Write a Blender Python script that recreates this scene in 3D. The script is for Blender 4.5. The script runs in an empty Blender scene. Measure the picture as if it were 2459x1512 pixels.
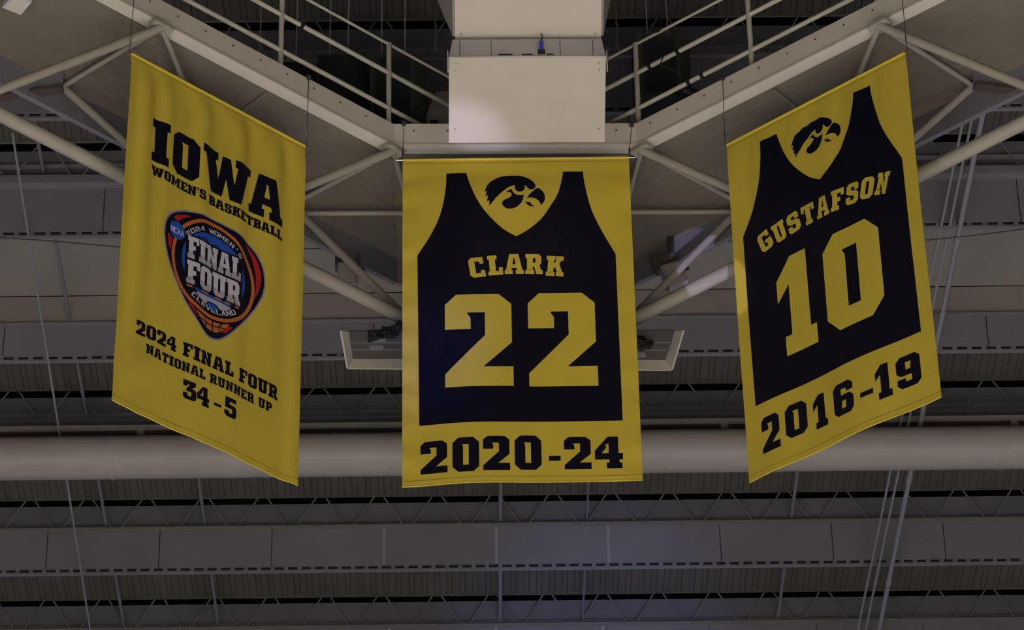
import bpy, bmesh, math, random
from mathutils import Vector, Matrix
from mathutils.geometry import tessellate_polygon
random.seed(7)
scn = bpy.context.scene
COL = scn.collection
ZC = 5.0                      # eye height of the camera above the arena floor

# ------------------------------------------------------------------ camera
F, PITCH, YAW, ROLL = 8390.0, math.radians(34.4), math.radians(.85), math.radians(1.1)
fw = Vector((math.sin(YAW)*math.cos(PITCH), math.cos(YAW)*math.cos(PITCH), math.sin(PITCH)))
rt0 = Vector((math.cos(YAW), -math.sin(YAW), 0)); up0 = rt0.cross(fw)
rt = rt0*math.cos(ROLL) - up0*math.sin(ROLL); up = up0*math.cos(ROLL) + rt0*math.sin(ROLL)
cam_d = bpy.data.cameras.new('camera'); cam = bpy.data.objects.new('camera', cam_d); COL.objects.link(cam)
cam_d.sensor_width = 36; cam_d.lens = F/2459*36; cam_d.clip_end = 400
m = Matrix((rt, up, -fw)).transposed().to_4x4(); m.translation = (0, 0, ZC); cam.matrix_world = m
scn.camera = cam

# ------------------------------------------------------------------ world, lights, exposure
scn.view_settings.view_transform = 'Standard'; scn.view_settings.look = 'None'
scn.view_settings.gamma = 1; scn.view_settings.use_curve_mapping = False
scn.view_settings.exposure = -1.28
w = bpy.data.worlds.new('arena_air'); scn.world = w; w.use_nodes = True
w.node_tree.nodes['Background'].inputs[0].default_value = (.30, .31, .42, 1)
w.node_tree.nodes['Background'].inputs[1].default_value = .035

def area(name, loc, size, power, col, spread=80):
    d = bpy.data.lights.new(name, 'AREA'); d.shape = 'DISK'; d.size = size; d.energy = power; d.color = col
    d.spread = math.radians(spread)
    o = bpy.data.objects.new(name, d); COL.objects.link(o); o.location = loc
    return o
def spot(name, loc, target, power, col, cone, blend=.4, size=.1):
    d = bpy.data.lights.new(name, 'SPOT'); d.energy = power; d.color = col; d.spot_size = math.radians(cone)
    d.spot_blend = blend; d.shadow_soft_size = size
    o = bpy.data.objects.new(name, d); COL.objects.link(o); o.location = loc
    o.rotation_euler = (Vector(target) - Vector(loc)).to_track_quat('-Z', 'Y').to_euler()
    return o
# arena floodlights under the roof, beamed down at the court; their bounce lights the roof from below
for fx in (-9, 0, 9):
    for fy in (-5, 7):
        area('court_floodlight', (fx, fy, 24.5), 1.6, 8500, (1, .97, .94), 75)
for fx, fy in ((-16, 27), (16, 27), (-17, 42), (17, 42), (0, 50)):
    area('far_cool_fill', (fx, fy, 24.5), 1.6, 2600, (.74, .82, 1), 110)  # added lamps out of view; their cool bounce tints the far roof

def V(x, y, h): return Vector((x, y, h + ZC))
def ray(px, py): return fw*F + rt*(px - 1229.5) - up*(py - 756)
def at(px, py, h):            # point of the photograph standing at height h above the eye
    d = ray(px, py); return d*(h/d.z) + Vector((0, 0, ZC))
def aty(px, py, Y):           # the same at depth Y
    d = ray(px, py); return d*(Y/d.y) + Vector((0, 0, ZC))

# violet show spots from the arena floor
spot('show_spot', (-7, 6, 3), aty(1098, 330, 23.8), 44000, (.66, .60, 1), 1.9, 1)
spot('show_spot', (-6, 4, 3), aty(1035, 860, 24.5), 60000, (.06, .06, 1), 2.6, 1)
spot('show_spot', (2.2, 2, 3), aty(1716, 665, 24.75), 55000, (.60, .55, 1), .82, .08, .02)

spot('show_spot', (3, 8, 3), aty(1420, 1490, 38.4), 34000, (.28, .36, 1), 6.5, 1, .3)

# ------------------------------------------------------------------ materials
MATS = {}
def mat(name, col, rough=.6, metal=0, noise=0, nscale=6, bump=0, bscale=80, spec=.3):
    mt = bpy.data.materials.new(name); mt.use_nodes = True
    nt = mt.node_tree; b = nt.nodes['Principled BSDF']
    b.inputs['Roughness'].default_value = rough; b.inputs['Metallic'].default_value = metal
    b.inputs['Specular IOR Level'].default_value = spec
    b.inputs['Base Color'].default_value = (*col, 1)
    tc = nt.nodes.new('ShaderNodeTexCoord')
    if noise:
        n = nt.nodes.new('ShaderNodeTexNoise'); n.inputs['Scale'].default_value = nscale; n.inputs['Detail'].default_value = 5
        nt.links.new(tc.outputs['Object'], n.inputs['Vector'])
        r = nt.nodes.new('ShaderNodeValToRGB'); r.color_ramp.elements[0].position = .3; r.color_ramp.elements[1].position = .7
        r.color_ramp.elements[0].color = (*[c*(1 - noise) for c in col], 1)
        r.color_ramp.elements[1].color = (*[min(1, c*(1 + noise)) for c in col], 1)
        nt.links.new(n.outputs['Fac'], r.inputs['Fac']); nt.links.new(r.outputs['Color'], b.inputs['Base Color'])
    if bump:
        n2 = nt.nodes.new('ShaderNodeTexNoise'); n2.inputs['Scale'].default_value = bscale; n2.inputs['Detail'].default_value = 3
        nt.links.new(tc.outputs['Object'], n2.inputs['Vector'])
        bp = nt.nodes.new('ShaderNodeBump'); bp.inputs['Strength'].default_value = bump; bp.inputs['Distance'].default_value = .01
        nt.links.new(n2.outputs['Fac'], bp.inputs['Height']); nt.links.new(bp.outputs['Normal'], b.inputs['Normal'])
    MATS[name] = mt
    return mt
mat('beam_paint', (.62, .57, .49), .55, noise=.06, nscale=3)
mat('tube_paint', (.33, .305, .255), .5, noise=.06, nscale=4)
mat('soffit_paint', (.185, .168, .135), .7, noise=.10, nscale=1.5)
mat('strip_paint', (.125, .122, .145), .75, noise=.08, nscale=1.2)
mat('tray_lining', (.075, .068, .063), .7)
mat('panel_paint', (.183, .176, .202), .75, noise=.08, nscale=1.2)

mat('liner_board', (.25, .23, .215), .75, noise=.08, nscale=1.2)
mat('deck_paint', (.088, .079, .072), .8, noise=.12, nscale=1.5)
mat('joist_paint', (.17, .16, .15), .6)
mat('duct_paint', (.36, .33, .30), .45, noise=.07, nscale=1.5)
mat('conduit_steel', (.34, .34, .37), .45, .2)
mat('dark_steel', (.05, .05, .05), .5, .3)
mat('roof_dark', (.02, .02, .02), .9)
mat('rail_paint', (.44, .42, .34), .5, noise=.05, nscale=5)
mat('cabinet_white', (.66, .61, .52), .55, noise=.03, nscale=3)
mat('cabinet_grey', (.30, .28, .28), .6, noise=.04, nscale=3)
mat('cabinet_black', (.025, .027, .03), .6, noise=.2, nscale=3)
mat('cabinet_slate', (.055, .062, .055), .6, noise=.15, nscale=3)
mat('chrome', (.75, .75, .75), .2, 1)
mat('black_rubber', (.012, .012, .014), .55)
mat('plug_blue', (.02, .03, .35), .4)
mat('cloth_gold', (.585, .452, .05), .62, noise=.05, nscale=2.2, bump=.12, bscale=220, spec=.25)
mat('hem_thread', (.30, .22, .025), .7)
mat('cloth_hem', (.585, .452, .05), .6, noise=.05, nscale=2.2, spec=.25)
mat('print_navy', (.0045, .0045, .011), .6, spec=.12)
mat('dark_brown', (.075, .055, .05), .7)
mat('print_gold', (.585, .457, .05), .62, noise=.05, nscale=2.2, bump=.12, bscale=220, spec=.25)
mat('print_white', (.62, .60, .68), .6)
mat('print_silver', (.40, .39, .46), .6)
mat('print_orange', (.48, .13, .025), .6)
mat('print_red', (.40, .012, .012), .6)
mat('print_blue', (.012, .075, .42), .6)
mat('print_deepblue', (.008, .02, .16), .6)
mat('print_edge', (.22, .20, .42), .6)
mat('court_wood', (.60, .55, .49), .5, noise=.08, nscale=.8)
mat('stand_grey', (.30, .295, .31), .8)

# ------------------------------------------------------------------ mesh helpers
class MB:
    def __init__(s): s.v = []; s.f = []
    def add(s, vs, fs):
        o = len(s.v); s.v += [Vector(p) for p in vs]; s.f += [tuple(i + o for i in f) for f in fs]; return s
    def hexa(s, p):           # eight corners, bottom four then top four
        return s.add(p, [(0, 3, 2, 1), (4, 5, 6, 7), (0, 1, 5, 4), (1, 2, 6, 5), (2, 3, 7, 6), (3, 0, 4, 7)])
    def box(s, a, b):
        (x0, y0, z0), (x1, y1, z1) = a, b
        return s.hexa([(x0, y0, z0), (x1, y0, z0), (x1, y1, z0), (x0, y1, z0), (x0, y0, z1), (x1, y0, z1), (x1, y1, z1), (x0, y1, z1)])
    def obox(s, c, ex, ey, ez):   # centre and half axes
        c, ex, ey, ez = map(Vector, (c, ex, ey, ez))
        return s.hexa([c-ex-ey-ez, c+ex-ey-ez, c+ex+ey-ez, c-ex+ey-ez, c-ex-ey+ez, c+ex-ey+ez, c+ex+ey+ez, c-ex+ey+ez])
    def beam(s, p, q, wd, ht, upv=(0, 0, 1)):   # bar from p to q
        p, q = Vector(p), Vector(q); d = (q - p).normalized(); sd = d.cross(Vector(upv)).normalized(); u = sd.cross(d)
        return s.obox((p + q)/2, (q - p)/2, sd*wd/2, u*ht/2)
    def tube(s, pts, r, n=12, caps=True):
        pts = [Vector(p) for p in pts]; o = len(s.v); k = len(pts)
        d0 = (pts[1] - pts[0]).normalized(); ref = Vector((0, 0, 1)) if abs(d0.z) < .9 else Vector((1, 0, 0))
        for i, p in enumerate(pts):
            d = (pts[min(i+1, k-1)] - pts[max(i-1, 0)]).normalized()
            a = d.cross(ref).normalized(); b = a.cross(d)
            rr = r[i] if isinstance(r, (list, tuple)) else r
            for j in range(n):
                t = 2*math.pi*j/n; s.v.append(p + a*math.cos(t)*rr + b*math.sin(t)*rr)
        for i in range(k-1):
            for j in range(n):
                s.f.append((o+i*n+j, o+i*n+(j+1) % n, o+(i+1)*n+(j+1) % n, o+(i+1)*n+j))
        if caps: s.f += [tuple(o+j for j in range(n)), tuple(o+(k-1)*n+j for j in range(n))[::-1]]
        return s
    def build(s, name, mname, parent=None, smooth=False, offset=None):
        if offset is None: offset = world_loc(parent) if parent else Vector((0, 0, 0))
        me = bpy.data.meshes.new(name); me.from_pydata([p - offset for p in s.v], [], s.f)
        bm = bmesh.new(); bm.from_mesh(me); bmesh.ops.recalc_face_normals(bm, faces=bm.faces); bm.to_mesh(me); bm.free()
        me.materials.append(MATS[mname])
        if smooth: me.shade_smooth() if smooth is True else me.shade_smooth()
        o = bpy.data.objects.new(name, me); COL.objects.link(o)
        if parent: o.parent = parent
        return o
def world_loc(o):
    p = Vector((0, 0, 0))
    while o: p += o.location; o = o.parent
    return p
def inst(src, loc, parent, rot=None):     # a copy that shares mesh data, placed at a world point
    o = src.copy(); COL.objects.link(o); o.parent = parent
    o.location = Vector(loc) - world_loc(parent)
    if rot is not None: o.rotation_euler = rot
    return o
def tag(o, label=None, cat=None, group=None, kind=None):
    for k, v in (('label', label), ('category', cat), ('group', group), ('kind', kind)):
        if v: o[k] = v
    return o
def thing(name, loc, label, cat, group=None, kind=None):
    o = bpy.data.objects.new(name, None); COL.objects.link(o); o.location = loc; o.empty_display_size = .2
    return tag(o, label, cat, group, kind)
def autosmooth(o, ang=40):
    me = o.data; me.shade_smooth(); me.set_sharp_from_angle(angle=math.radians(ang)); return o

# ------------------------------------------------------------------ floor
fl = MB().box((-60, -40, -.2), (60, 70, 0)).build('floor', 'stand_grey'); tag(fl, 'dark grey concrete floor of the arena bowl', kind='structure')
ct = MB().box((-15, -13, 0), (15, 15, .02)).build('court_floor', 'court_wood'); tag(ct, 'pale hardwood basketball court on the arena floor', kind='structure')

# ------------------------------------------------------------------ roof deck and baffle rows
X0, X1 = -14.0, 15.0
HD = 22.0
ROWS = [  # depth, bottom of upper strip, bottom of lower panel
    (27.10, 21.72, 21.00), (29.05, 21.80, 20.98), (31.70, 21.63, 21.22), (33.74, 21.76, 21.10),
    (36.15, 21.70, 21.14), (38.56, 21.69, 21.12), (41.0, 21.70, 21.12)]
ceiling = thing('ceiling', V(.5, 33, HD), 'ribbed brown-grey steel roof deck over the arena', None, kind='structure')
def deck(y0, y1, smooth=False):
    mb = MB()
    if smooth:
        n = 8
        prof = [(y0 + (y1 - y0)*i/n, HD + .10*math.sin(math.pi*i/n*.9)) for i in range(n+1)]
        for i in range(n):
            (a, ha), (b, hb) = prof[i], prof[i+1]
            mb.hexa([V(X0, a, ha), V(X1, a, ha), V(X1, b, hb), V(X0, b, hb), V(X0, a, ha+.05), V(X1, a, ha+.05), V(X1, b, hb+.05), V(X0, b, hb+.05)])
        return mb.build('deck_sheet', 'liner_board', ceiling)
    prof = []; x = X0; p = .16
    while x < X1:
        prof += [(x, HD), (x + .085, HD), (x + .098, HD + .022), (x + .147, HD + .022)]; x += p
    n = len(prof)
    for yy in (y0, y1): mb.v += [V(a, yy, h) for a, h in prof]
    mb.f = [(i, i+1, n+i+1, n+i) for i in range(n-1)]
    MB().box(V(X0, y1 - .01, HD - .005), V(X1, y1 + .02, HD + .06)).build('closure_angle', 'deck_paint', ceiling)
    return mb.build('deck_sheet', 'deck_paint', ceiling)
prev = 24.3
for k, (Y, hm, hb) in enumerate(ROWS):
    deck(prev, Y - (.20 if k != 2 else 0), k == 2); prev = Y + .05
MB().box(V(X0, 24.3, 22.75), V(X1, 41.4, 22.85)).build('upper_roof', 'roof_dark', ceiling)
MB().box(V(X0, 24.2, HD), V(X1, 24.3, 22.8)).build('roof_edge', 'roof_dark', ceiling)

rowname = ['seen through the catwalk opening at the top', 'behind the pipe truss, level with the gold jersey tops', 'just above the middle of the picture',
           'right above the big round duct', 'first full row below the big round duct', 'lowest row of the picture', 'just below the lower picture edge']
clip_src = None
xj = aty(1460, 1280, 36.12).x
for k, (Y, hm, hb) in enumerate(ROWS):
    t = thing('ceiling_baffle', V(.5, Y, hb), 'long grey panelled ceiling baffle, ' + rowname[k], 'ceiling baffle', 'grey ceiling baffles in parallel rows')
    # upper strip, lip, lower panels with vertical joints, back, bottom channel
    MB().box(V(X0, Y, hm), V(X1, Y + .02, HD + .02)).build('upper_strip', 'liner_board' if k == 2 else 'strip_paint', t)
    MB().box(V(X0, Y - .05, hm - .015), V(X1, Y + .01, hm + .015)).build('lip', 'panel_paint', t)
    pj = [X0] + [xj + 1.345*i for i in range(-13, 13) if X0 + .3 < xj + 1.345*i < X1 - .3] + [X1]
    top = hm - .015 if k != 1 else 21.51
    if k == 1:
        MB().box(V(X0, Y, 21.58), V(X1, Y + .02, hm)).build('upper_strip', 'strip_paint', t)
        MB().box(V(X0, Y - .14, 21.51), V(X1, Y, 21.585)).build('channel', 'panel_paint', t)
    for a, b in zip(pj, pj[1:]):
        MB().box(V(a + .006, Y - .03, hb), V(b - .006, Y, top)).build('panel', 'panel_paint', t)
        if b < X1 - .5 and k > 3 and abs(b - xj + 1.345) < 1.5: MB().box(V(b - .017, Y - .037, hb), V(b + .017, Y - .03, top)).build('joint_strip', 'conduit_steel', t)
    MB().box(V(X0, Y + .02, hb - .05), V(X1, Y + .04, HD)).build('back_panel', 'panel_paint', t)
    MB().box(V(X0, Y - .03, hb - .072), V(X1, Y + .02, hb - .05)).build('ledger', 'panel_paint', t)
    MB().box(V(X0, Y - .002, hb - .05), V(X1, Y + .01, hb)).build('slot_shade', 'roof_dark', t)  # dark strip standing in for the shade inside the clip slots
    xs = [X0 + .1 + .16*i for i in range(int((X1 - X0)/.16))]
    if k in (1, 2, 4):
        for x in xs:
            if not -5.6 < x < 6.7: continue
            if clip_src is None:
                clip_src = MB().box((-.025, -.012, -.025), (.025, .012, .025)).build('clip', 'panel_paint', t, offset=Vector((0, 0, 0)))
                clip_src.location = V(x, Y - .015, hb - .025) - t.location
            else: inst(clip_src, V(x, Y - .015, hb - .025), t)
        xs = [x for x in xs if not -5.6 < x < 6.7]
    mb = MB()
    for x in xs: mb.box(V(x - .025, Y - .027, hb - .05), V(x + .025, Y - .003, hb))
    tag(mb.build('clip', 'panel_paint', t), kind='stuff')

# open web joists in front of the baffles
web_src = {}
jl = {1: 'behind the pipe truss', 3: 'above the big round duct', 4: 'just below the big round duct', 5: 'along the bottom of the picture', 0: 'inside the catwalk opening'}
for k, px0, hbot in ((0, 1000, 21.58), (1, 1000, 21.615), (3, 985, 21.66), (4, 980, 21.645), (5, 983, 21.625)):
    Y = ROWS[k][0] - .11
    xph = aty(px0, 1000, Y).x
    t = thing('bar_joist', V(.5, Y, hbot), 'thin steel bar joist with zigzag web, ' + jl[k], 'joist', 'open web steel joists under the roof deck')
    MB().box(V(X0, Y - .03, HD + .06), V(X1, Y + .03, HD + .10)).build('top_chord', 'joist_paint', t)
    MB().box(V(X0, Y - .025, hbot - .03), V(X1, Y + .025, hbot)).build('bottom_chord', 'joist_paint', t)
    n0 = int((X0 - xph)/.70)
    far = MB()
    for i in range(n0, n0 + 44):
        xc = xph + .70*i
        if not X0 + .4 < xc < X1 - .4: continue
        for sg in (-1, 1):
            key = (round(hbot, 3), sg)
            if not -5.6 < xc < 6.7:
                far.tube([V(xc + sg*.05, Y, hbot - .01), V(xc + sg*.31, Y, HD + .07)], .010, 6); continue
            p, q = V(xc + sg*.05, Y, hbot - .01), V(xc + sg*.31, Y, HD + .07)
            if key not in web_src:
                web_src[key] = MB().tube([Vector((0, 0, 0)), q - p], .010, 6).build('web', 'joist_paint', t, offset=Vector((0, 0, 0)))
                web_src[key].location = p - t.location
            else: inst(web_src[key], p, t)
    tag(far.build('web', 'joist_paint', t), kind='stuff')

# ------------------------------------------------------------------ big round duct and its rail
Yd, Hdk, Rd = 32.72, 20.56, .243
t = thing('round_duct', V(.5, Yd, Hdk - Rd), 'large round cream air duct running right across the picture', 'duct')
o = MB().tube([V(X0, Yd, Hdk), V(X1, Yd, Hdk)], Rd, 40).build('duct_body', 'duct_paint', t); autosmooth(o)
for i in range(12):
    x = -13.75 + 2.45*i
    autosmooth(MB().tube([V(x - .03, Yd, Hdk), V(x + .03, Yd, Hdk)], Rd + .006, 40).build('duct_seam', 'duct_paint', t))
t = thing('duct_rail', V(.5, 33.05, 20.85), 'slim cream rail with hangers directly above the big round duct', 'rail')
MB().box(V(X0, 32.94, 21.085), V(X1, 33.00, 21.125)).build('rail', 'duct_paint', t)
MB().box(V(X0, 33.00, 20.995), V(X1, 33.05, 21.12)).build('gap_shade', 'dark_brown', t)  # added dark strip, shade between rail and duct put into its colour
for px in (-10, 340, 690, 1040, 1390, 1740, 2090, 2436):
    c = aty(px, 1030, 32.98)
    MB().box((c.x - .042, 32.93, 20.72 + ZC), (c.x + .042, 32.95, 21.09 + ZC)).build('hanger', 'duct_paint', t)

# ------------------------------------------------------------------ conduits along the roof
def conduit(p, q, r, label, m_='conduit_steel'):
    t = thing('conduit', p, label, 'conduit', 'steel conduits below the roof')
    autosmooth(MB().tube([p, q], r, 10).build('pipe', m_, t))
    d = (q - p); n = max(2, int(d.length/2.2))
    for i in range(1, n):
        c = p + d*i/n; u = d.normalized()
        autosmooth(MB().tube([c - u*.04, c + u*.04], r*1.35, 10).build('coupling', m_, t))
    return t
H = 20.93
conduit(at(2367, 237, H), V(4.95, 41, H), .030, 'thickest of the three parallel pipes beyond the rightmost banner')
conduit(at(2343, 242, H), V(4.76, 41, H), .015, 'thin middle pipe of the three beyond the rightmost banner')
conduit(at(2320, 253, H), V(4.66, 41, H), .015, 'thin left pipe of the three beyond the rightmost banner')
conduit(at(30, 320, H), V(-4.72, 41, H), .013, 'lone thin pipe receding beyond the leftmost banner')
for px, py, r, lb in ((484, 1200, .019, 'short pipe run below the leftmost banner tip'), (1202, 1185, .026, 'pipe running back below the middle of the centre banner'),
                      (1412, 1180, .013, 'thinner pipe running back below the right part of the centre banner'), (1908, 1185, .022, 'pipe running back below the rightmost banner tip'),
                      (92, 345, .02, 'pipe crossing the roof bays at the left picture edge')):
    c = at(px, py, 21.73); conduit(V(c.x, 29.4 if py > 600 else 27.4, 21.73), V(c.x, 40.7, 21.73), r, lb, 'panel_paint')
c0 = aty(60, 572, 28.4)
def cable(name, pts, r, label, m_='dark_steel', cat='cable'):
    o = MB().tube(pts, r, 6).build(name, m_); 
    return tag(o, label, cat)
cable('roof_cable', [aty(-60, 566, 28.9), aty(120, 578, 28.9), aty(300, 594, 28.9), aty(520, 600, 28.9), aty(800, 596, 28.9)], .006, 'thin dark cable slung behind the leftmost banner')
cable('roof_cable', [aty(1600, 584, 28.9), aty(1790, 578, 28.9), aty(2230, 576, 28.9), aty(2330, 566, 28.9), aty(2520, 542, 28.9)], .006, 'thin dark cable slung behind the rightmost banner')

# ------------------------------------------------------------------ ring around the catwalk opening
CL, CR = Vector((-.654, 24.69)), Vector((1.506, 24.714))
LF, RF = Vector((-2.432, 23.075)), Vector((3.448, 23.082))
eL = (CL - LF).normalized(); eR = (CR - RF).normalized()
LF2, RF2 = LF - eL*3.2, RF - eR*3.2
S0, S1, S2, S3 = Vector((-3.485, 23.879)), Vector((-.663, 26.515)), Vector((1.505, 26.595)), Vector((4.396, 24.007))
S02, S32 = S0 - eL*3.2, S3 - eR*3.2
def P(v, h): return V(v.x, v.y, h)
def edge_beam(a, b, label, out, over=0.0):
    d = (b - a).normalized(); L = (b - a).length
    t = thing('edge_beam', P((a + b)/2, 18.75), label, 'beam', 'cream steel edge beams of the catwalk opening')
    n = Vector((-d.y, d.x))*out
    def pr(u0, u1, h0, h1, nm):
        MB().hexa([P(a+n*u0, h0), P(b+n*u0, h0), P(b+n*u1, h0), P(a+n*u1, h0), P(a+n*u0, h1), P(b+n*u0, h1), P(b+n*u1, h1), P(a+n*u1, h1)]).build(nm, 'beam_paint', t)
    pr(0, .012, 18.75, 18.965, 'web'); pr(-.012, .115, 18.73, 18.75, 'bottom_flange'); pr(0, .14, 18.965, 18.98, 'top_flange')
    pr(.10, .115, 18.75, 18.80, 'closure_strip')
    src = None; k = int(L/.30)
    for i in range(k):
        c = a + d*(.18 + .30*i); p = P(c - n*.004, 18.90)
        if src is None:
            src = MB().tube([-n.to_3d()*.004, n.to_3d()*.006], .008, 8).build('bolt', 'dark_brown', t, offset=Vector((0, 0, 0))); src.location = p - t.location
        else: inst(src, p, t)
    return t
edge_beam(LF2, CL, 'cream steel edge beam above the leftmost banner', 1)
edge_beam(CL, CR, 'short cream steel edge beam above the centre banner', 1)
edge_beam(RF2, CR, 'cream steel edge beam above the rightmost banner', -1)
def soffit(a, b, a2, b2, label, name='ceiling_soffit'):
    t = thing(name, P((a + b2)/2, 18.8), label, None, kind='structure')
    a, b = a.lerp(a2, .03), b.lerp(b2, .03)
    wd = ((a2 - a).length + (b2 - b).length)/2; n = int(wd/.028); mb = MB(); st = []
    for i in range(n):
        for q, dh in ((0, 0), (.45, 0), (.55, .010), (.9, .010)): st.append(((i + q)/n, dh))
    st.append((1, 0))
    for wv, dh in st: mb.v += [P(a.lerp(a2, wv), 18.80 + dh), P(b.lerp(b2, wv), 18.80 + dh)]
    mb.f = [(2*i, 2*i+1, 2*i+3, 2*i+2) for i in range(len(st) - 1)]
    mb.build('soffit_sheet', 'soffit_paint', t)
    # closing plate above so that the sheet has depth
    MB().hexa([P(a, 18.84), P(b, 18.84), P(b2, 18.84), P(a2, 18.84), P(a, 18.9), P(b, 18.9), P(b2, 18.9), P(a2, 18.9)]).build('backing', 'soffit_paint', t)
    d = (b2 - a2).normalized(); n2 = (a2 - a) - d*(a2 - a).dot(d); n2.normalize()
    MB().hexa([P(a2, 18.53), P(b2, 18.53), P(b2+n2*.05, 18.53), P(a2+n2*.05, 18.53), P(a2, 18.9), P(b2, 18.9), P(b2+n2*.05, 18.9), P(a2+n2*.05, 18.9)]).build('fascia', 'panel_paint', t)
    return t
sl = soffit(LF2, CL, S02, S1, 'fine ribbed soffit strip beside the left edge beam')
sc = soffit(CL, CR, S1, S2, 'fine ribbed soffit strip behind the centre banner')
sr = soffit(RF2, CR, S32, S2, 'fine ribbed soffit strip beside the right edge beam')
# cross seams of the side soffits
for t, a, e2, nn, ss in ((sl, LF2, eL, (S0 - LF), ((at(655, 220, 18.79).to_2d() - LF2).dot(eL) - .03,)), (sr, RF2, eR, (S3 - RF), ((at(1836, 206, 18.79).to_2d() - RF2).dot(eR) - .03,))):
    d = e2; nn = nn - d*nn.dot(d)
    for s in ss:
        p = a + d*s; MB().beam(P(p + nn*.16, 18.79), P(p + nn*.98, 18.79), .035, .02).build('seam_cover', 'soffit_paint', t)
# side beams going outward from the outer soffit corners
for px, py, qx, qy, lb in ((150, 213, -120, 250, 'grey beam leaving the outer left soffit edge'), (2340, 206, 2600, 240, 'grey beam leaving the outer right soffit edge')):
    a, b = at(px, py, 18.6), at(qx, qy, 18.6)
    t = thing('side_beam', (a + b)/2, lb, 'beam')
    MB().beam(a, b, .09, .03).build('flange', 'dark_brown', t); MB().beam(a + Vector((0, .02, .16)), b + Vector((0, .02, .16)), .02, .30).build('web', 'panel_paint', t)  # flange coloured darker brown than the grey web

# ------------------------------------------------------------------ pipe trusses below the soffit
def truss(A, B, N1, N2, NA, NB, L0, M, L1, label):
    t = thing('pipe_truss', M, label, 'truss')
    d = (L1 - L0).normalized()
    def tb(nm, p, q, r, n=16): autosmooth(MB().tube([p, q], r, n).build(nm, 'tube_paint', t))
    tb('bottom_chord', L0 - d*1.5, L1 + d*.25, .062, 24)
    tb('main_diagonal', A, L0, .040); tb('main_diagonal', B, M, .040)
    tb('strut', A, N1, .024); tb('strut', A, NA, .024); tb('strut', B, N2, .024); tb('strut', B, NB, .022)
    tb('diagonal', N1, M, .035); tb('diagonal', N2, L1, .035)
    for q in (L0, M, L1): MB().beam(q + Vector((0, 0, -.05)) - d*.09, q + Vector((0, 0, -.05)) + d*.09, .02, .17).build('gusset', 'tube_paint', t)
    for q in (A, B): MB().beam(q - d*.10 + Vector((0, 0, .01)), q + d*.10 + Vector((0, 0, .01)), .10, .03).build('gusset', 'tube_paint', t)
    return t
hA, hN, hL = 18.67, 18.74, 17.4
truss(at(388, 66, hA), at(945, 362, hA), at(150, 208, hN), at(700, 492, hN), at(527, 405, hN), at(1015, 622, hN), at(-67, 241, hL), at(520, 535, hL), at(985, 772, hL), 'cream tubular truss behind the leftmost banner')
truss(at(2112, 62, hA), at(1540, 361, hA), at(2338, 206, hN), at(1785, 492, hN), at(1975, 386, hN), at(1470, 622, hN), at(2555, 245, hL), at(1958, 540, hL), at(1508, 772, hL), 'cream tubular truss behind the rightmost banner')
p, q = at(716, 512, 18.70), at(1768, 508, 18.70)
autosmooth(tag(MB().tube([p, q], .024, 14).build('cross_tube', 'tube_paint'), 'horizontal cream tube crossing behind the centre banner', 'tube'))

# ------------------------------------------------------------------ guard rails on the edge beams
def guard(a, d, n, posts, ends, label, ties):
    t = thing('guard_rail', P(a, 18.98), label, 'guard rail', 'catwalk guard rails')
    o_ = n*.07
    for nm, h, r in (('top_rail', 19.93, .014), ('middle_rail', 19.60, .022), ('lower_rail', 19.20, .022)):
        autosmooth(MB().tube([P(a + o_ + d*ends[0], h), P(a + o_ + d*ends[1], h)], r, 12).build(nm, 'rail_paint', t))
    for s in posts:
        autosmooth(MB().tube([P(a + o_ + d*s, 18.97), P(a + o_ + d*s, 19.94)], .024, 12).build('post', 'rail_paint', t))
    for s, h in ties:
        c = P(a + o_ + d*s, h); u = d.to_3d()
        autosmooth(MB().tube([c - u*.018, c + u*.018], .027, 12).build('strap', 'black_rubber', t))
    return t
def along(a, d, px, py, h=18.97):
    c = at(px, py, h); return (c.to_2d() - a).dot(d)
nL = Vector((-eL.y, eL.x)); nR = Vector((eR.y, -eR.x))
guard(CL, eL, nL, [along(CL, eL, x, y) for x, y in ((392, 10), (680, 165), (945, 300))], (-5, .95), 'cream pipe guard rail above the left edge beam', [(-1.02, 19.60)])
guard(CR, eR, nR, [along(CR, eR, x, y) for x, y in ((2095, 8), (1800, 165), (1523, 300))], (-5, .85), 'cream pipe guard rail above the right edge beam',
      [(-.13, 19.60), (-.45, 19.60), (-.55, 19.20), (-.70, 19.20)])

# ------------------------------------------------------------------ white cabinets hung in the opening
def frustum(mb, near, far, h0, h1, xs, inset=0):
    xa0, xa1, xb0, xb1 = xs
    return mb.hexa([V(xa0, near, h0), V(xa1, near, h0), V(xb1, far, h0), V(xb0, far, h0), V(xa0, near, h1), V(xa1, near, h1), V(xb1, far, h1), V(xb0, far, h1)])
def bolts(t, pts, r=.008, m_='dark_steel'):
    src = None
    for p in pts:
        if src is None:
            src = MB().tube([Vector((0, 0, -.004)), Vector((0, 0, .004))], r, 8).build('screw', m_, t, offset=Vector((0, 0, 0))); src.location = p - t.location
        else: inst(src, p, t)
h = 18.30
n0, n1, f0, f1 = at(1078, 140, h), at(1455, 138, h), at(1078, 343, h), at(1452, 341, h)
t = thing('speaker_cabinet', (n0 + f1)/2, 'lower wide cream cabinet hung above the centre banner', 'cabinet', 'cream cabinets in the catwalk opening')
o = MB().hexa([n0 + Vector((0, .012, .02)), n1 + Vector((0, .012, .02)), f1 + Vector((0, 0, .02)), f0 + Vector((0, 0, .02)),
           n0 + Vector((.03, .012, .21)), n1 + Vector((-.03, .012, .21)), f1 + Vector((0, 0, .235)), f0 + Vector((0, 0, .235))]).build('body', 'cabinet_grey', t)
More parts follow.
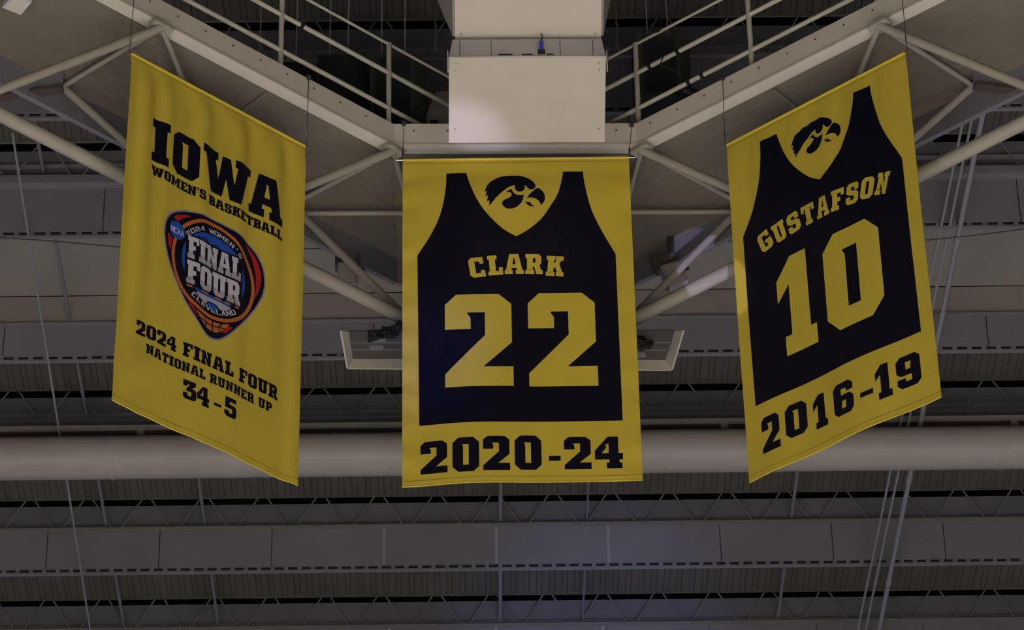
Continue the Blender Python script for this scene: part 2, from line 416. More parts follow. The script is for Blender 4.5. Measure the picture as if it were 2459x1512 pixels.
o = MB().hexa([n0, n1, f1, f0, n0 + Vector((0, 0, .018)), n1 + Vector((0, 0, .018)), f1 + Vector((0, 0, .018)), f0 + Vector((0, 0, .018))]).build('bottom_panel', 'cabinet_white', t)
def bil(u, v, dz=0): return (n0.lerp(n1, u)).lerp(f0.lerp(f1, u), v) + Vector((0, 0, dz))
bolts(t, [bil(u, v, -.002) for u in (.04, .96) for v in (.14, .83)] + [bil(.045, .06, -.002), bil(.955, .06, -.002)], .0045)
for u, s in ((0, -1), (1, 1)):
    c = bil(u, 0)
    autosmooth(MB().tube([c + Vector((s*.012, -.005, -.16)), c + Vector((s*.012, -.005, .10))], .008, 8).build('rigging_bar', 'chrome', t))
    MB().box(c + Vector((s*.02 - .025, -.02, .08)), c + Vector((s*.02 + .025, .03, .13))).build('rigging_clamp', 'black_rubber', t)
pl = n0.lerp(n1, .59) + Vector((0, 0, .06))
b = autosmooth(MB().tube([pl + Vector((0, -.035, .0)), pl + Vector((0, -.03, .09))], .018, 12).build('connector_plug', 'plug_blue', t))
autosmooth(MB().tube([pl + Vector((0, -.03, .09)), pl + Vector((.01, -.035, .14)), pl + Vector((.0, 0, .2))], .006, 8).build('plug_cable', 'black_rubber', b))
MB().box(pl + Vector((-.03, -.04, -.012)), pl + Vector((.03, .02, 0))).build('plug_base', 'black_rubber', b)
for u, wd in ((.36, .06), (.50, .045), (.645, .03)):
    c = n0.lerp(n1, u) + Vector((0, .009, .045)); MB().box(c - Vector((wd, .003, .004)), c + Vector((wd, .003, .004))).build('slot', 'black_rubber', t)
for u in (.07, .27, .71, .92):
    c = n0.lerp(n1, u) + Vector((0, .010, .04)); MB().box(c - Vector((.003, .002, 0)), c + Vector((.003, .002, .15))).build('joint', 'dark_steel', t)
h = 18.575
a0, a1 = at(1093, 96, h), at(1443, 94, h)
b0, b1 = at(1091, -115, h), at(1447, -118, h)
t = thing('speaker_cabinet', (a0 + b1)/2, 'upper cream cabinet cut off by the top of the picture', 'cabinet', 'cream cabinets in the catwalk opening')
MB().hexa([b0, b1, a1, a0, b0 + Vector((0, 0, .02)), b1 + Vector((0, 0, .02)), a1 + Vector((0, 0, .02)), a0 + Vector((0, 0, .02))]).build('bottom_panel', 'cabinet_white', t)
MB().hexa([b0 + Vector((-.02, 0, .02)), b1 + Vector((.02, 0, .02)), a1 + Vector((.02, -.02, .02)), a0 + Vector((-.02, -.02, .02)),
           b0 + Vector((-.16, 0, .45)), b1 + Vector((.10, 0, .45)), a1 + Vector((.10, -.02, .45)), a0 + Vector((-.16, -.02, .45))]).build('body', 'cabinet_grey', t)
bolts(t, [a0.lerp(a1, u).lerp(b0.lerp(b1, u), v) + Vector((0, 0, -.002)) for u in (.04, .96) for v in (.07, .93)], .005)
# hanging chains beside the cabinets
for px, lb in ((1072, 'dark hanging chain left of the cream cabinets'), (1462, 'dark hanging chain right of the cream cabinets')):
    c = aty(px + (-26 if px < 1200 else 22), 120, 22.93); pts = [c + Vector((.006*(-1)**i, 0, .06*i)) for i in range(16)]
    tag(MB().tube(pts, .009, 6).build('hanging_chain', 'dark_steel'), lb, 'chain')

# ------------------------------------------------------------------ dark equipment up in the opening
def cabinet(x0, x1, Y, h0, h1, dp, label, m_, name='black_cabinet', facets=True):
    t = thing(name, V((x0 + x1)/2, Y, h0), label, 'cabinet', 'dark cabinets up in the catwalk opening')
    c = .10
    mb = MB(); pts = [(x0, Y), (x1 - c, Y), (x1, Y + c), (x1, Y + dp), (x0, Y + dp)]; n = len(pts)
    mb.v = [V(x, y, h0) for x, y in pts] + [V(x, y, h1) for x, y in pts]
    mb.f = [tuple(range(n)), tuple(range(n, 2*n))] + [(i, (i+1) % n, n + (i+1) % n, n + i) for i in range(n)]
    mb.build('body', m_, t)
    MB().box(V(x0 + .05, Y - .012, h0 + .05), V(x1 - c - .04, Y, h1 - .05)).build('grille', 'cabinet_black', t)
    for x in (x0 + .1, x1 - .2): MB().box(V(x, Y + .1, h1), V(x + .012, Y + .112, HD - .006)).build('hanger', 'conduit_steel', t)
    return t
Yb = 25.6
xx = lambda px, y=200, Y=Yb: aty(px, y, Y).x
cabinet(xx(592), xx(758), Yb, 19.01, 20.42, .7, 'black cabinet behind the left guard rail, farthest left', 'cabinet_black')
cabinet(xx(762), xx(884), Yb, 19.01, 20.50, .7, 'black cabinet in the middle of three behind the left guard rail', 'cabinet_black')
cabinet(xx(888), xx(1022), Yb - .05, 19.01, 20.46, .7, 'dark slate cabinet nearest the cream cabinets behind the left guard rail', 'cabinet_slate')
cabinet(xx(1535), xx(1662), Yb, 19.98, 20.72, .6, 'dark slate cabinet behind the right guard rail', 'cabinet_slate')
t = thing('equipment_cover', V(xx(1050), 25.75, 19.2), 'dull grey peaked cover left of the cream cabinets', 'cover')
xa, xb = xx(1022, 200, 25.75) + .02, xx(1110, 200, 25.75)
MB().hexa([V(xa, 25.75, 19.1), V(xb, 25.75, 19.1), V(xb, 26.05, 19.1), V(xa, 26.05, 19.1), V(xa, 25.75, 19.95), V(xb, 25.75, 19.98), V(xb, 26.05, 19.98), V(xa, 26.05, 19.95)]).build('cover_body', 'rail_paint', t)
MB().hexa([V(xa, 25.75, 19.95), V(xb, 25.75, 19.98), V(xb, 26.05, 19.98), V(xa, 26.05, 19.95), V(xa + .08, 25.85, 20.25), V(xb - .08, 25.85, 20.25), V(xb - .08, 26.0, 20.25), V(xa + .08, 26.0, 20.25)]).build('cover_cap', 'rail_paint', t)
MB().box(V(xa + .02, 25.70, 19.65), V(xa + .10, 25.75, 19.80)).build('switch_box', 'dark_steel', t)
# catwalk floor behind the rails, dark grating
for a, b, n_, lb in ((CL - eL*4.6, CL + eL*.9, nL, 'dark catwalk grating behind the left guard rail'), (CR - eR*4.6, CR + eR*.8, nR, 'dark catwalk grating behind the right guard rail')):
    t = thing('catwalk_grating', P((a + b)/2, 19.0), lb, 'catwalk')
    for i in range(9):
        o_ = n_*(.2 + .12*i); MB().beam(P(a + o_, 18.99), P(b + o_, 18.99), .06, .03).build('grating_plank', 'dark_steel', t)
# clamp light on the right lower rail
c = aty(1662, 222, 24.55)
t = thing('clamp_light', c, 'small black clamp light under the right guard rail', 'light fixture')
autosmooth(MB().tube([c + Vector((-.06, 0, .02)), c + Vector((.07, -.02, -.05))], [.05, .035], 14).build('lamp_body', 'black_rubber', t))
MB().box(c + Vector((-.10, -.01, -.13)), c + Vector((-.075, .01, .03))).build('stand', 'black_rubber', t)
cable('loose_cable', [aty(1600, 118, 24.5), aty(1585, 155, 24.4), aty(1632, 176, 24.5), aty(1640, 196, 24.52)], .006, 'thin black cable looping to the clamp light', 'black_rubber')
r_ = [aty(1575 + 14*math.cos(a/3), 56 + 22*math.sin(a/3), 24.3) for a in range(20)]
cable('cable_loop', r_, .006, 'small black cable loop on the right top rail', 'black_rubber')

# ------------------------------------------------------------------ shallow tray behind the centre banner
h = 17.05
a0, a1, b0, b1 = at(820, 794, h), at(1640, 793, h), at(836, 884, h), at(1612, 888, h)
t = thing('equipment_tray', (a0 + b1)/2, 'shallow upturned cream tray showing either side of the centre banner', 'tray')
up_ = Vector((0, 0, .115))
i0, i1, j0, j1 = a0 + Vector((.07, .03, 0)), a1 + Vector((-.07, .03, 0)), b0 + Vector((.03, -.01, 0)), b1 + Vector((-.03, -.01, 0))
def wall(nm, p, q, m_='cabinet_white'): MB().hexa([p + Vector((0, -.012, 0)), q + Vector((0, -.012, 0)), q + Vector((0, .012, 0)), p + Vector((0, .012, 0)), p + Vector((0, -.012, 0)) + up_, q + Vector((0, -.012, 0)) + up_, q + Vector((0, .012, 0)) + up_, p + Vector((0, .012, 0)) + up_]).build(nm, m_, t)
c0, c1, d0, d1 = at(838, 797, h + .115), at(1620, 795, h + .115), at(847, 861, h + .115), at(1598, 864, h + .115)
MB().hexa([b0, b1, b1 + Vector((0, .015, 0)), b0 + Vector((0, .015, 0)), d0, d1, d1 + Vector((0, .015, 0)), d0 + Vector((0, .015, 0))]).build('far_wall', 'cabinet_white', t)
for p, q, pt, qt, sg in ((a0, b0, c0, d0, -1), (a1, b1, c1, d1, 1)):
    o_ = Vector((sg*.015, 0, 0)); MB().hexa([p, q, q + o_, p + o_, pt, qt, qt + o_, pt + o_]).build('side_wall', 'cabinet_white', t)
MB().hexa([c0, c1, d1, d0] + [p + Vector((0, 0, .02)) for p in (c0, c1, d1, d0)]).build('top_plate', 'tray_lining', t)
for v in (.36, .62): 
    p, q = c0.lerp(d0, v) + Vector((.01, 0, -.008)), c1.lerp(d1, v) + Vector((-.01, 0, -.008))
    MB().beam(p, q, .008, .014).build('rib', 'panel_paint', t)
for u, v in ((.09, .24), (.08, .55), (.91, .78)):
    c = c0.lerp(c1, u).lerp(d0.lerp(d1, u), v) + Vector((0, 0, -.008)); MB().box(c - Vector((.06, .03, .01)), c + Vector((.06, .03, .007))).build('socket_plate', 'panel_paint', t)
for px, py, s, lb in ((935, 812, 1, 'black cable bundle in the tray left of the centre banner'), (1535, 832, -1, 'black cable bundle in the tray right of the centre banner')):
    c = at(px, py, 17.07); rr = random.Random(px)
    t2 = thing('cable_bundle', c, lb, 'cables')
    for i in range(9):
        pts = [c + Vector((-.17 + .055*j + rr.uniform(-.02, .02) if s > 0 else .10 - .05*j + rr.uniform(-.02, .02), rr.uniform(-.05, .05), rr.uniform(-.02, .06) + (.02*j if s > 0 else 0))) for j in range(6)]
        autosmooth(MB().tube(pts, rr.uniform(.012, .022), 7).build('cable', 'black_rubber', t2))
    MB().box(c + Vector((-.03, -.03, .02)), c + Vector((.05, .04, .10))).build('clamp', 'black_rubber', t2)
    if s > 0: autosmooth(MB().tube([c + Vector((.05, 0, .08)), at(962, 778, 17.4)], .012, 8).build('sling', 'tube_paint', t2))

# ------------------------------------------------------------------ stage lights under the soffit
def stage_light(px, py, Y, tilt, label, fl):
    c = aty(px, py, Y); t = thing('stage_light', c, label, 'light fixture')
    R = Matrix.Rotation(tilt, 4, 'Y')
    def L(x, y, z): return c + R @ Vector((x, y, z))
    def bx(nm, a, b, m_):
        (x0, y0, z0), (x1, y1, z1) = a, b
        MB().hexa([L(x0, y0, z0), L(x1, y0, z0), L(x1, y1, z0), L(x0, y1, z0), L(x0, y0, z1), L(x1, y0, z1), L(x1, y1, z1), L(x0, y1, z1)]).build(nm, m_, t)
    MB().box(c + Vector((-.03, .04, .10)), c + Vector((.03, .10, 18.8 + ZC - c.z))).build('mount', 'dark_steel', t)
    bx('yoke', (-.13, .02, .06), (.10, .12, .20), 'tray_lining'); bx('body', (-.10, -.04, -.17), (.08, .10, .06), 'cabinet_grey')
    bx('face_plate', (-.085, -.055, -.15), (.065, -.04, .04), 'duct_paint')
    autosmooth(MB().tube([L(.10, -.02, -.03), L(.14, -.02, -.03)], .03, 12).build('knob', 'black_rubber', t))
    if fl:
        for i in range(4): bx('vent_slot', (-.05 + .03*i, -.060, -.10), (-.04 + .03*i, -.055, -.03), 'cabinet_grey')
stage_light(838, 648, 26.15, 0, 'pale stage light hanging left of the centre banner', False)
stage_light(1615, 648, 26.15, -.35, 'pale stage light hanging right of the centre banner', True)
c = at(42, 4, 18.7)
t = thing('soffit_light', c, 'small white fixture at the top left picture corner', 'light fixture')
MB().obox(c, Vector((.07, .05, 0)), Vector((-.055, .085, 0)), Vector((0, 0, .035))).build('housing', 'print_white', t)
MB().obox(c + Vector((0, 0, -.038)), Vector((.06, .043, 0)), Vector((-.047, .073, 0)), Vector((0, 0, .004))).build('diffuser', 'cabinet_white', t)
MB().obox(c + Vector((0, 0, .06)), Vector((.03, .02, 0)), Vector((-.02, .03, 0)), Vector((0, 0, .04))).build('mount', 'dark_steel', t)

# ------------------------------------------------------------------ slab block lettering
def mir(l, W=6.8): return [(W - x, 10 - y) for x, y in l]
_6 = [[(1.3,0),(5.6,0),(6.8,1.3),(6.8,4.9),(5.6,6.1),(2.6,6.1),(2.6,8),(4.4,8),(4.4,6.9),(6.7,6.9),(6.7,8.8),(5.5,10),(1.3,10),(0,8.7),(0,1.3)], [(2.6,2),(4.2,2),(4.2,4.3),(2.9,4.3)]]
OO = [[(1.5,0),(5.5,0),(7,1.5),(7,8.5),(5.5,10),(1.5,10),(0,8.5),(0,1.5)], [(2.75,2),(4.25,2),(4.25,8),(2.4,8),(2.75,7.4)]]
G = {
 'I': (5, [[(0,0),(5,0),(5,2),(4.1,2),(4.1,8),(5,8),(5,10),(0,10),(0,8),(.9,8),(.9,2),(0,2)]]),
 'O': (7, OO), '0': (7, OO),
 'W': (12, [[(0,10),(4.1,10),(4.1,8.1),(3.5,8.1),(4.2,3.8),(5.1,9.7),(6.9,9.7),(7.8,3.8),(8.5,8.1),(7.9,8.1),(7.9,10),(12,10),(12,8.1),(11.3,8.1),(9.5,0),(6.9,0),(6,4.6),(5.1,0),(2.5,0),(.7,8.1),(0,8.1)]]),
 'A': (8.5, [[(0,0),(3.6,0),(3.6,1.9),(3.0,1.9),(3.2,3),(5.3,3),(5.5,1.9),(4.9,1.9),(4.9,0),(8.5,0),(8.5,1.9),(7.9,1.9),(6.3,10),(2.2,10),(.6,1.9),(0,1.9)], [(3.55,4.8),(4.95,4.8),(4.45,8),(3.9,8),(4.05,7.4)]]),
 'M': (10, [[(0,0),(3.8,0),(3.8,2),(3.2,2),(3.2,6),(4.4,2),(5.6,2),(6.8,6),(6.8,2),(6.2,2),(6.2,0),(10,0),(10,2),(9.2,2),(9.2,8),(10,8),(10,10),(6.6,10),(5,5),(3.4,10),(0,10),(0,8),(.8,8),(.8,2),(0,2)]]),
 'E': (6.8, [[(0,0),(6.8,0),(6.8,3.4),(5.2,3.4),(5.2,2),(3.3,2),(3.3,4.1),(4.6,4.1),(4.6,6),(3.3,6),(3.3,8),(5.2,8),(5.2,6.7),(6.8,6.7),(6.8,10),(0,10),(0,8),(.7,8),(.7,2),(0,2)]]),
 'F': (6.8, [[(0,0),(4.3,0),(4.3,2),(3.4,2),(3.4,4),(4.9,4),(4.9,5.9),(3.4,5.9),(3.4,8),(5.2,8),(5.2,6.6),(6.8,6.6),(6.8,10),(0,10),(0,8),(.7,8),(.7,2),(0,2)]]),
 'N': (8, [[(0,0),(3.7,0),(3.7,2),(3,2),(3,5.6),(5.2,0),(7.3,0),(7.3,8),(8,8),(8,10),(4.4,10),(4.4,8),(5,8),(5,4.6),(2.9,10),(0,10),(0,8),(.7,8),(.7,2),(0,2)]]),
 "'": (1.6, [[(0,10),(1.6,10),(1.2,6.8),(.3,6.8)]]),
 'S': (6.8, [[(0,1.2),(0,3.6),(2.4,3.6),(2.4,2),(4.3,2),(4.3,3.8),(1.2,4.6),(0,5.6),(0,8.7),(1.2,10),(5.5,10),(6.6,8.9),(6.6,6.5),(4.3,6.5),(4.3,8.1),(2.5,8.1),(2.5,6.6),(5.7,5.8),(6.8,4.7),(6.8,1.3),(5.6,0),(1.2,0)]]),
 'B': (7, [[(0,0),(5.8,0),(7,1.3),(7,4.2),(6.2,5.1),(6.9,6),(6.9,8.7),(5.7,10),(0,10),(0,8),(.7,8),(.7,2),(0,2)], [(3.3,2),(4.5,2),(4.5,4.1),(3.3,4.1)], [(3.3,6),(4.4,6),(4.4,8),(3.3,8)]]),
 'K': (7.8, [[(0,0),(3.9,0),(3.9,2),(3.3,2),(3.3,3.6),(4,4.5),(4.9,2),(4.5,2),(4.5,0),(7.9,0),(7.9,2),(7.3,2),(5.7,6.4),(6.9,8),(7.6,8),(7.6,10),(4.2,10),(4.2,8),(4.6,8),(3.3,6.2),(3.3,8),(3.9,8),(3.9,10),(0,10),(0,8),(.7,8),(.7,2),(0,2)]]),
 'T': (7, [[(1.6,0),(5.4,0),(5.4,2),(4.8,2),(4.8,8),(5.5,8),(5.5,6.5),(7,6.5),(7,10),(0,10),(0,6.5),(1.5,6.5),(1.5,8),(2.2,8),(2.2,2),(1.6,2)]]),
 'L': (6.5, [[(0,0),(6.5,0),(6.5,3.8),(4.8,3.8),(4.8,2),(3.4,2),(3.4,8),(4.2,8),(4.2,10),(0,10),(0,8),(.7,8),(.7,2),(0,2)]]),
 'R': (7.8, [[(0,0),(4,0),(4,2),(3.3,2),(3.3,3.8),(3.9,3.8),(5,0),(7.8,0),(7.8,2),(7.1,2),(6.3,4.5),(7.1,5.3),(7.1,8.7),(5.9,10),(0,10),(0,8),(.7,8),(.7,2),(0,2)], [(3.3,5.7),(4.5,5.7),(4.5,8),(3.3,8)]]),
 'P': (7, [[(0,0),(4.2,0),(4.2,2),(3.4,2),(3.4,3.8),(5.8,3.8),(7,5),(7,8.7),(5.8,10),(0,10),(0,8),(.7,8),(.7,2),(0,2)], [(3.4,5.7),(4.5,5.7),(4.5,8),(3.4,8)]]),
 'U': (7.8, [[(0,10),(3.8,10),(3.8,8),(3.3,8),(3.3,2),(4.5,2),(4.5,8),(4,8),(4,10),(7.8,10),(7.8,8),(7.1,8),(7.1,1.3),(5.9,0),(1.9,0),(.7,1.3),(.7,8),(0,8)]]),
 'C': (6.8, [[(6.8,0),(1.3,0),(0,1.4),(0,8.6),(1.3,10),(6.6,10),(6.6,6.6),(4.9,6.6),(4.9,7.4),(4.2,8),(2.7,8),(2.7,2),(5,2),(5,3.4),(6.8,3.4)]]),
 'G': (7, [[(1.3,0),(0,1.4),(0,8.6),(1.3,10),(6.6,10),(6.6,6.8),(4.7,6.8),(4.7,8),(2.6,8),(2.6,2),(4.3,2),(4.3,3.6),(3.5,3.6),(3.5,5.4),(7,5.4),(7,1.3),(5.7,0)]]),
 'D': (7, [[(0,0),(5.6,0),(7,1.5),(7,8.5),(5.6,10),(0,10)], [(2.2,2),(4.6,2),(4.6,8),(2.2,8)]]),
 'V': (8, [[(0,10),(2.6,10),(4,3),(5.4,10),(8,10),(5.4,0),(2.6,0)]]),
 '1': (5.6, [[(.8,0),(5.6,0),(5.6,2),(4.7,2),(4.7,10),(2.2,10),(0,7.9),(0,5.6),(1.8,7.2),(1.8,2),(.8,2)]]),
 '2': (7.1, [[(0,0),(7.1,0),(7.1,2.1),(4.0,2.1),(7,4.7),(7,8.9),(5.7,10),(1.2,10),(0,8.9),(0,6.2),(2.7,6.2),(2.7,7.4),(2.3,8.0),(4.2,8.0),(4.2,5.5),(0,1.4)]]),
 '3': (6.8, [[(0,10),(6.4,10),(6.4,8.2),(4.4,6.2),(5.6,6.2),(6.8,5),(6.8,1.3),(5.6,0),(1.2,0),(0,1.2),(0,3.4),(2.3,3.4),(2.3,2),(4.2,2),(4.2,4.3),(1.6,4.3),(1.6,5.5),(3.4,8),(2,8),(2,6.8),(0,6.8)]]),
 '4': (7.2, [[(3,0),(7,0),(7,1.8),(6.3,1.8),(6.3,2.8),(7.2,2.8),(7.2,4.8),(6.1,4.8),(6.1,10),(3.4,10),(0,5.6),(0,2.8),(3.7,2.8),(3.7,1.8),(3,1.8)], [(1.75,4.8),(3.6,4.8),(3.6,7.9),(2.75,7.4),(3.0,6.6)]]),
 '5': (6.8, [[(1.2,0),(5.6,0),(6.8,1.3),(6.8,5.2),(5.7,6.4),(2.7,6.4),(2.7,7.9),(6.5,7.9),(6.5,10),(.3,10),(.3,4.4),(4.2,4.4),(4.2,2),(2.4,2),(2.4,3.2),(0,3.2),(0,1.2)]]),
 '6': (6.8, _6), '9': (6.8, [mir(l) for l in _6]),
 '-': (3.4, [[(0,3.9),(3.4,3.9),(3.4,5.4),(0,5.4)]]),
}
def sans(ch):                 # plain wide strokes for the small arched lettering
    st = {'2': [[(0,8),(0,10),(6,10),(6,5),(0,5),(0,0),(6,0)]], '0': [[(0,0),(0,10),(6,10),(6,0),(0,0)]], '4': [[(5,0),(5,10),(0,3),(6,3)]],
          'W': [[(0,10),(2,0),(4,8),(6,0),(8,10)]], 'O': [[(0,0),(0,10),(6.5,10),(6.5,0),(0,0)]], 'M': [[(0,0),(0,10),(3.5,3),(7,10),(7,0)]],
          'E': [[(5.5,10),(0,10),(0,0),(5.5,0)], [(0,5),(5,5)]], 'N': [[(0,0),(0,10),(6,0),(6,10)]], "'": [[(0,10),(0,7)]],
          'S': [[(5.5,10),(0,10),(0,5),(5.5,5),(5.5,0),(0,0)]], 'C': [[(5.5,10),(0,10),(0,0),(5.5,0)]], 'L': [[(0,10),(0,0),(5.5,0)]],
          'V': [[(0,10),(3.2,0),(6.4,10)]], 'A': [[(0,0),(3.3,10),(6.6,0)], [(1.2,3.4),(5.4,3.4)]], 'D': [[(0,0),(0,10),(4.6,10),(6,8),(6,2),(4.6,0),(0,0)]]}[ch]
    loops = []; h_ = 1.0
    for pl_ in st:
        for (ax, ay), (bx_, by) in zip(pl_, pl_[1:]):
            L_ = math.hypot(bx_-ax, by-ay); ux, uy = (bx_-ax)/L_*h_, (by-ay)/L_*h_
            loops.append([[(ax-ux-uy, ay-uy+ux), (ax-ux+uy, ay-uy-ux), (bx_+ux+uy, by+uy-ux), (bx_+ux-uy, by+uy+ux)]])
    W = max(1.0, max(x for pl_ in st for x, y in pl_))
    return W, loops

# ------------------------------------------------------------------ banners
def smooth(a, b, x):
    x = max(0, min(1, (x - a)/(b - a))); return x*x*(3 - 2*x)
class Banner:
    CELL = .033
    def __init__(s, a, b, drop, disp, label):
        s.a, s.b = a, b; s.W = (b - a).length; s.e = (b - a).normalized(); s.n = Vector((s.e.y, -s.e.x, 0)).normalized()
        s.drop = drop; s.disp = disp
        s.root = thing('hanging_banner', (a + b)/2 - Vector((0, 0, drop)), label, 'banner', 'gold banners hung from the roof')
        s.nu = int(round(s.W/s.CELL)); s.nv = int(round(drop/s.CELL))
        s.cu, s.cv = s.W/s.nu, drop/s.nv
        mb = MB()
        for off in (0, -.004):
            for j in range(s.nv + 1):
                for i in range(s.nu + 1): mb.v.append(s.S(i*s.cu, j*s.cv, off))
        n1_, N = s.nu + 1, (s.nu + 1)*(s.nv + 1)
        for j in range(s.nv):
            for i in range(s.nu):
                q = (j*n1_ + i, j*n1_ + i + 1, (j+1)*n1_ + i + 1, (j+1)*n1_ + i)
                mb.f.append(q); mb.f.append(tuple(N + k for k in q[::-1]))
        rim = [i for i in range(n1_)] + [j*n1_ + s.nu for j in range(1, s.nv + 1)] + [s.nv*n1_ + i for i in range(s.nu - 1, -1, -1)] + [j*n1_ for j in range(s.nv - 1, 0, -1)]
        for p_, q_ in zip(rim, rim[1:] + rim[:1]): mb.f.append((p_, q_, N + q_, N + p_))
        o = mb.build('cloth', 'cloth_gold', s.root); o.data.shade_smooth(); o.data.set_sharp_from_angle(angle=math.radians(60))
        # rod sleeve, bottom hem, rod, cables
        n = 40
        s.sleeve = autosmooth(MB().tube([s.S(s.W*i/n, .012, -.003) for i in range(n+1)], .013, 12).build('rod_sleeve', 'cloth_hem', s.root), 50)
        MB().add(*s.strip(.052, .058, .0025)).build('stitching', 'hem_thread', s.root)
        autosmooth(MB().tube([s.S(s.W*i/n, drop - .004, -.004) for i in range(n+1)], .007, 10).build('bottom_hem', 'cloth_hem', s.root), 50)
        MB().add(*s.strip(drop - .055, drop - .049, .0025)).build('stitching', 'hem_thread', s.root)
    def S(s, u, v, off=0):
        return s.a + s.e*u - Vector((0, 0, v)) + s.n*(s.disp(u, v, s.W, s.drop)*smooth(0, .28, v) + off)
    def strip(s, v0, v1, off):
        n = s.nu; vs = [s.S(i*s.cu, v, off) for v in (v0, v1) for i in range(n+1)]
        return vs, [(i, i+1, n+1+i+1, n+1+i) for i in range(n)]
    def rod(s, ext, r=.010):
        p, q = s.S(0, .012, -.003), s.S(s.W, .012, -.003)
        autosmooth(MB().tube([p - s.e*ext, q + s.e*ext], r, 10).build('rod', 'chrome', s.root))
    def line(s, u, top):
        p = s.S(u, .012, -.003)
        c = autosmooth(MB().tube([p, p.lerp(top, .5), top], .0035, 6).build('cable', 'dark_steel', s.root))
        q = p.lerp(top, .18 if (top - p).length > .3 else .4)
        autosmooth(MB().tube([q - Vector((0, 0, .04)), q + Vector((0, 0, .04))], .008, 8).build('turnbuckle', 'chrome', c))
        MB().box(top - Vector((.02, .02, .01)), top + Vector((.02, .02, .02))).build('cable_clamp', 'dark_steel', c)
    def each(s, name, groups, mname, off, parent=None):
        for g in groups: s.prnt(name, [g], mname, off, parent)
    def prnt(s, name, groups, mname, off, parent=None, vmin=None):
        off = off*2   # groups: list of loop lists in (u, v) metres
        bm = bmesh.new()
        for loops in groups:
            flat = [p for l in loops for p in l]
            vs = [bm.verts.new((p[0], p[1], 0)) for p in flat]
            for tr in tessellate_polygon([[Vector((p[0], p[1], 0)) for p in l] for l in loops]):
                try: bm.faces.new([vs[i] for i in tr])
                except ValueError: pass
        us = [p[0] for l in groups for k in l for p in k]; ws = [p[1] for l in groups for k in l for p in k]
        for ax, lo, hi, c in ((0, min(us), max(us), s.cu), (1, min(ws), max(ws), s.cv)):
            for i in range(int(lo/c) + 1, int(hi/c) + 1):
                co = [0, 0, 0]; no = [0, 0, 0]; co[ax] = i*c; no[ax] = 1
                bmesh.ops.bisect_plane(bm, geom=bm.verts[:] + bm.edges[:] + bm.faces[:], dist=1e-6, plane_co=co, plane_no=no)
        if vmin is not None: bmesh.ops.bisect_plane(bm, geom=bm.verts[:] + bm.edges[:] + bm.faces[:], dist=1e-6, plane_co=(0, vmin, 0), plane_no=(0, 1, 0), clear_inner=True)
        base = world_loc(parent or s.root)
        nrm = []
        for v_ in bm.verts:
            u_, w_ = v_.co.x, v_.co.y; e_ = .01
            tu = s.S(u_ + e_, w_) - s.S(u_ - e_, w_); tv = s.S(u_, w_ - e_) - s.S(u_, w_ + e_)
            q_ = tu.cross(tv).normalized(); nrm.append(q_ if q_.dot(s.n) > 0 else -q_)
        for v_ in bm.verts: v_.co = s.S(v_.co.x, v_.co.y, off) - base
        bm.normal_update()
        for f_ in bm.faces:
            if f_.normal.dot(s.n) < 0: f_.normal_flip()
        me = bpy.data.meshes.new(name); bm.to_mesh(me); bm.free(); me.materials.append(MATS[mname]); me.shade_smooth(); me.normals_split_custom_set_from_vertices(nrm)
        o = bpy.data.objects.new(name, me); COL.objects.link(o); o.parent = parent or s.root
        return o
def glyph(ch, u0, u1, v0, v1):            # fit a character into a box, v grows downwards
    W_, loops = G[ch]; return [[(u0 + (u1 - u0)*x/W_, v1 - (v1 - v0)*y/10) for x, y in l] for l in loops]
def text(st, u0, u1, v0, v1, gap=.7, space=3.2):
    x = 0; pos = []
    for ch in st:
        if ch == ' ': x += space; continue
        pos.append((ch, x)); x += G[ch][0] + gap
    tot = x - gap; k_ = (u1 - u0)/tot
    return [glyph(ch, u0 + xx_*k_, u0 + (xx_ + G[ch][0])*k_, v0, v1) for ch, xx_ in pos]
def place(loops, W_, c, hgt, wid, ang):   # character centred at c, turned by ang
    ca, sa = math.cos(ang), math.sin(ang); o = []
    for l in loops:
        o.append([(c[0] + ((x/W_ - .5)*wid)*ca - ((.5 - y/10)*hgt)*sa, c[1] + ((x/W_ - .5)*wid)*sa + ((.5 - y/10)*hgt)*ca) for x, y in l])
    return o
def curve(pts, n=6):                      # smooth open curve through points
    out = []; k_ = len(pts)
    for i in range(k_ - 1):
        p0, p1, p2, p3 = pts[max(i-1, 0)], pts[i], pts[i+1], pts[min(i+2, k_-1)]
        for j in range(n):
            t_ = j/n
            out.append(tuple(.5*((2*p1[a]) + (-p0[a]+p2[a])*t_ + (2*p0[a]-5*p1[a]+4*p2[a]-p3[a])*t_*t_ + (-p0[a]+3*p1[a]-3*p2[a]+p3[a])*t_**3) for a in (0, 1)))
    return out + [pts[-1]]
def ellipse(cx, cy, rx, ry, n=48, a0=0, a1=2*math.pi): return [(cx + rx*math.cos(a0 + (a1 - a0)*i/n), cy + ry*math.sin(a0 + (a1 - a0)*i/n)) for i in range(n)]

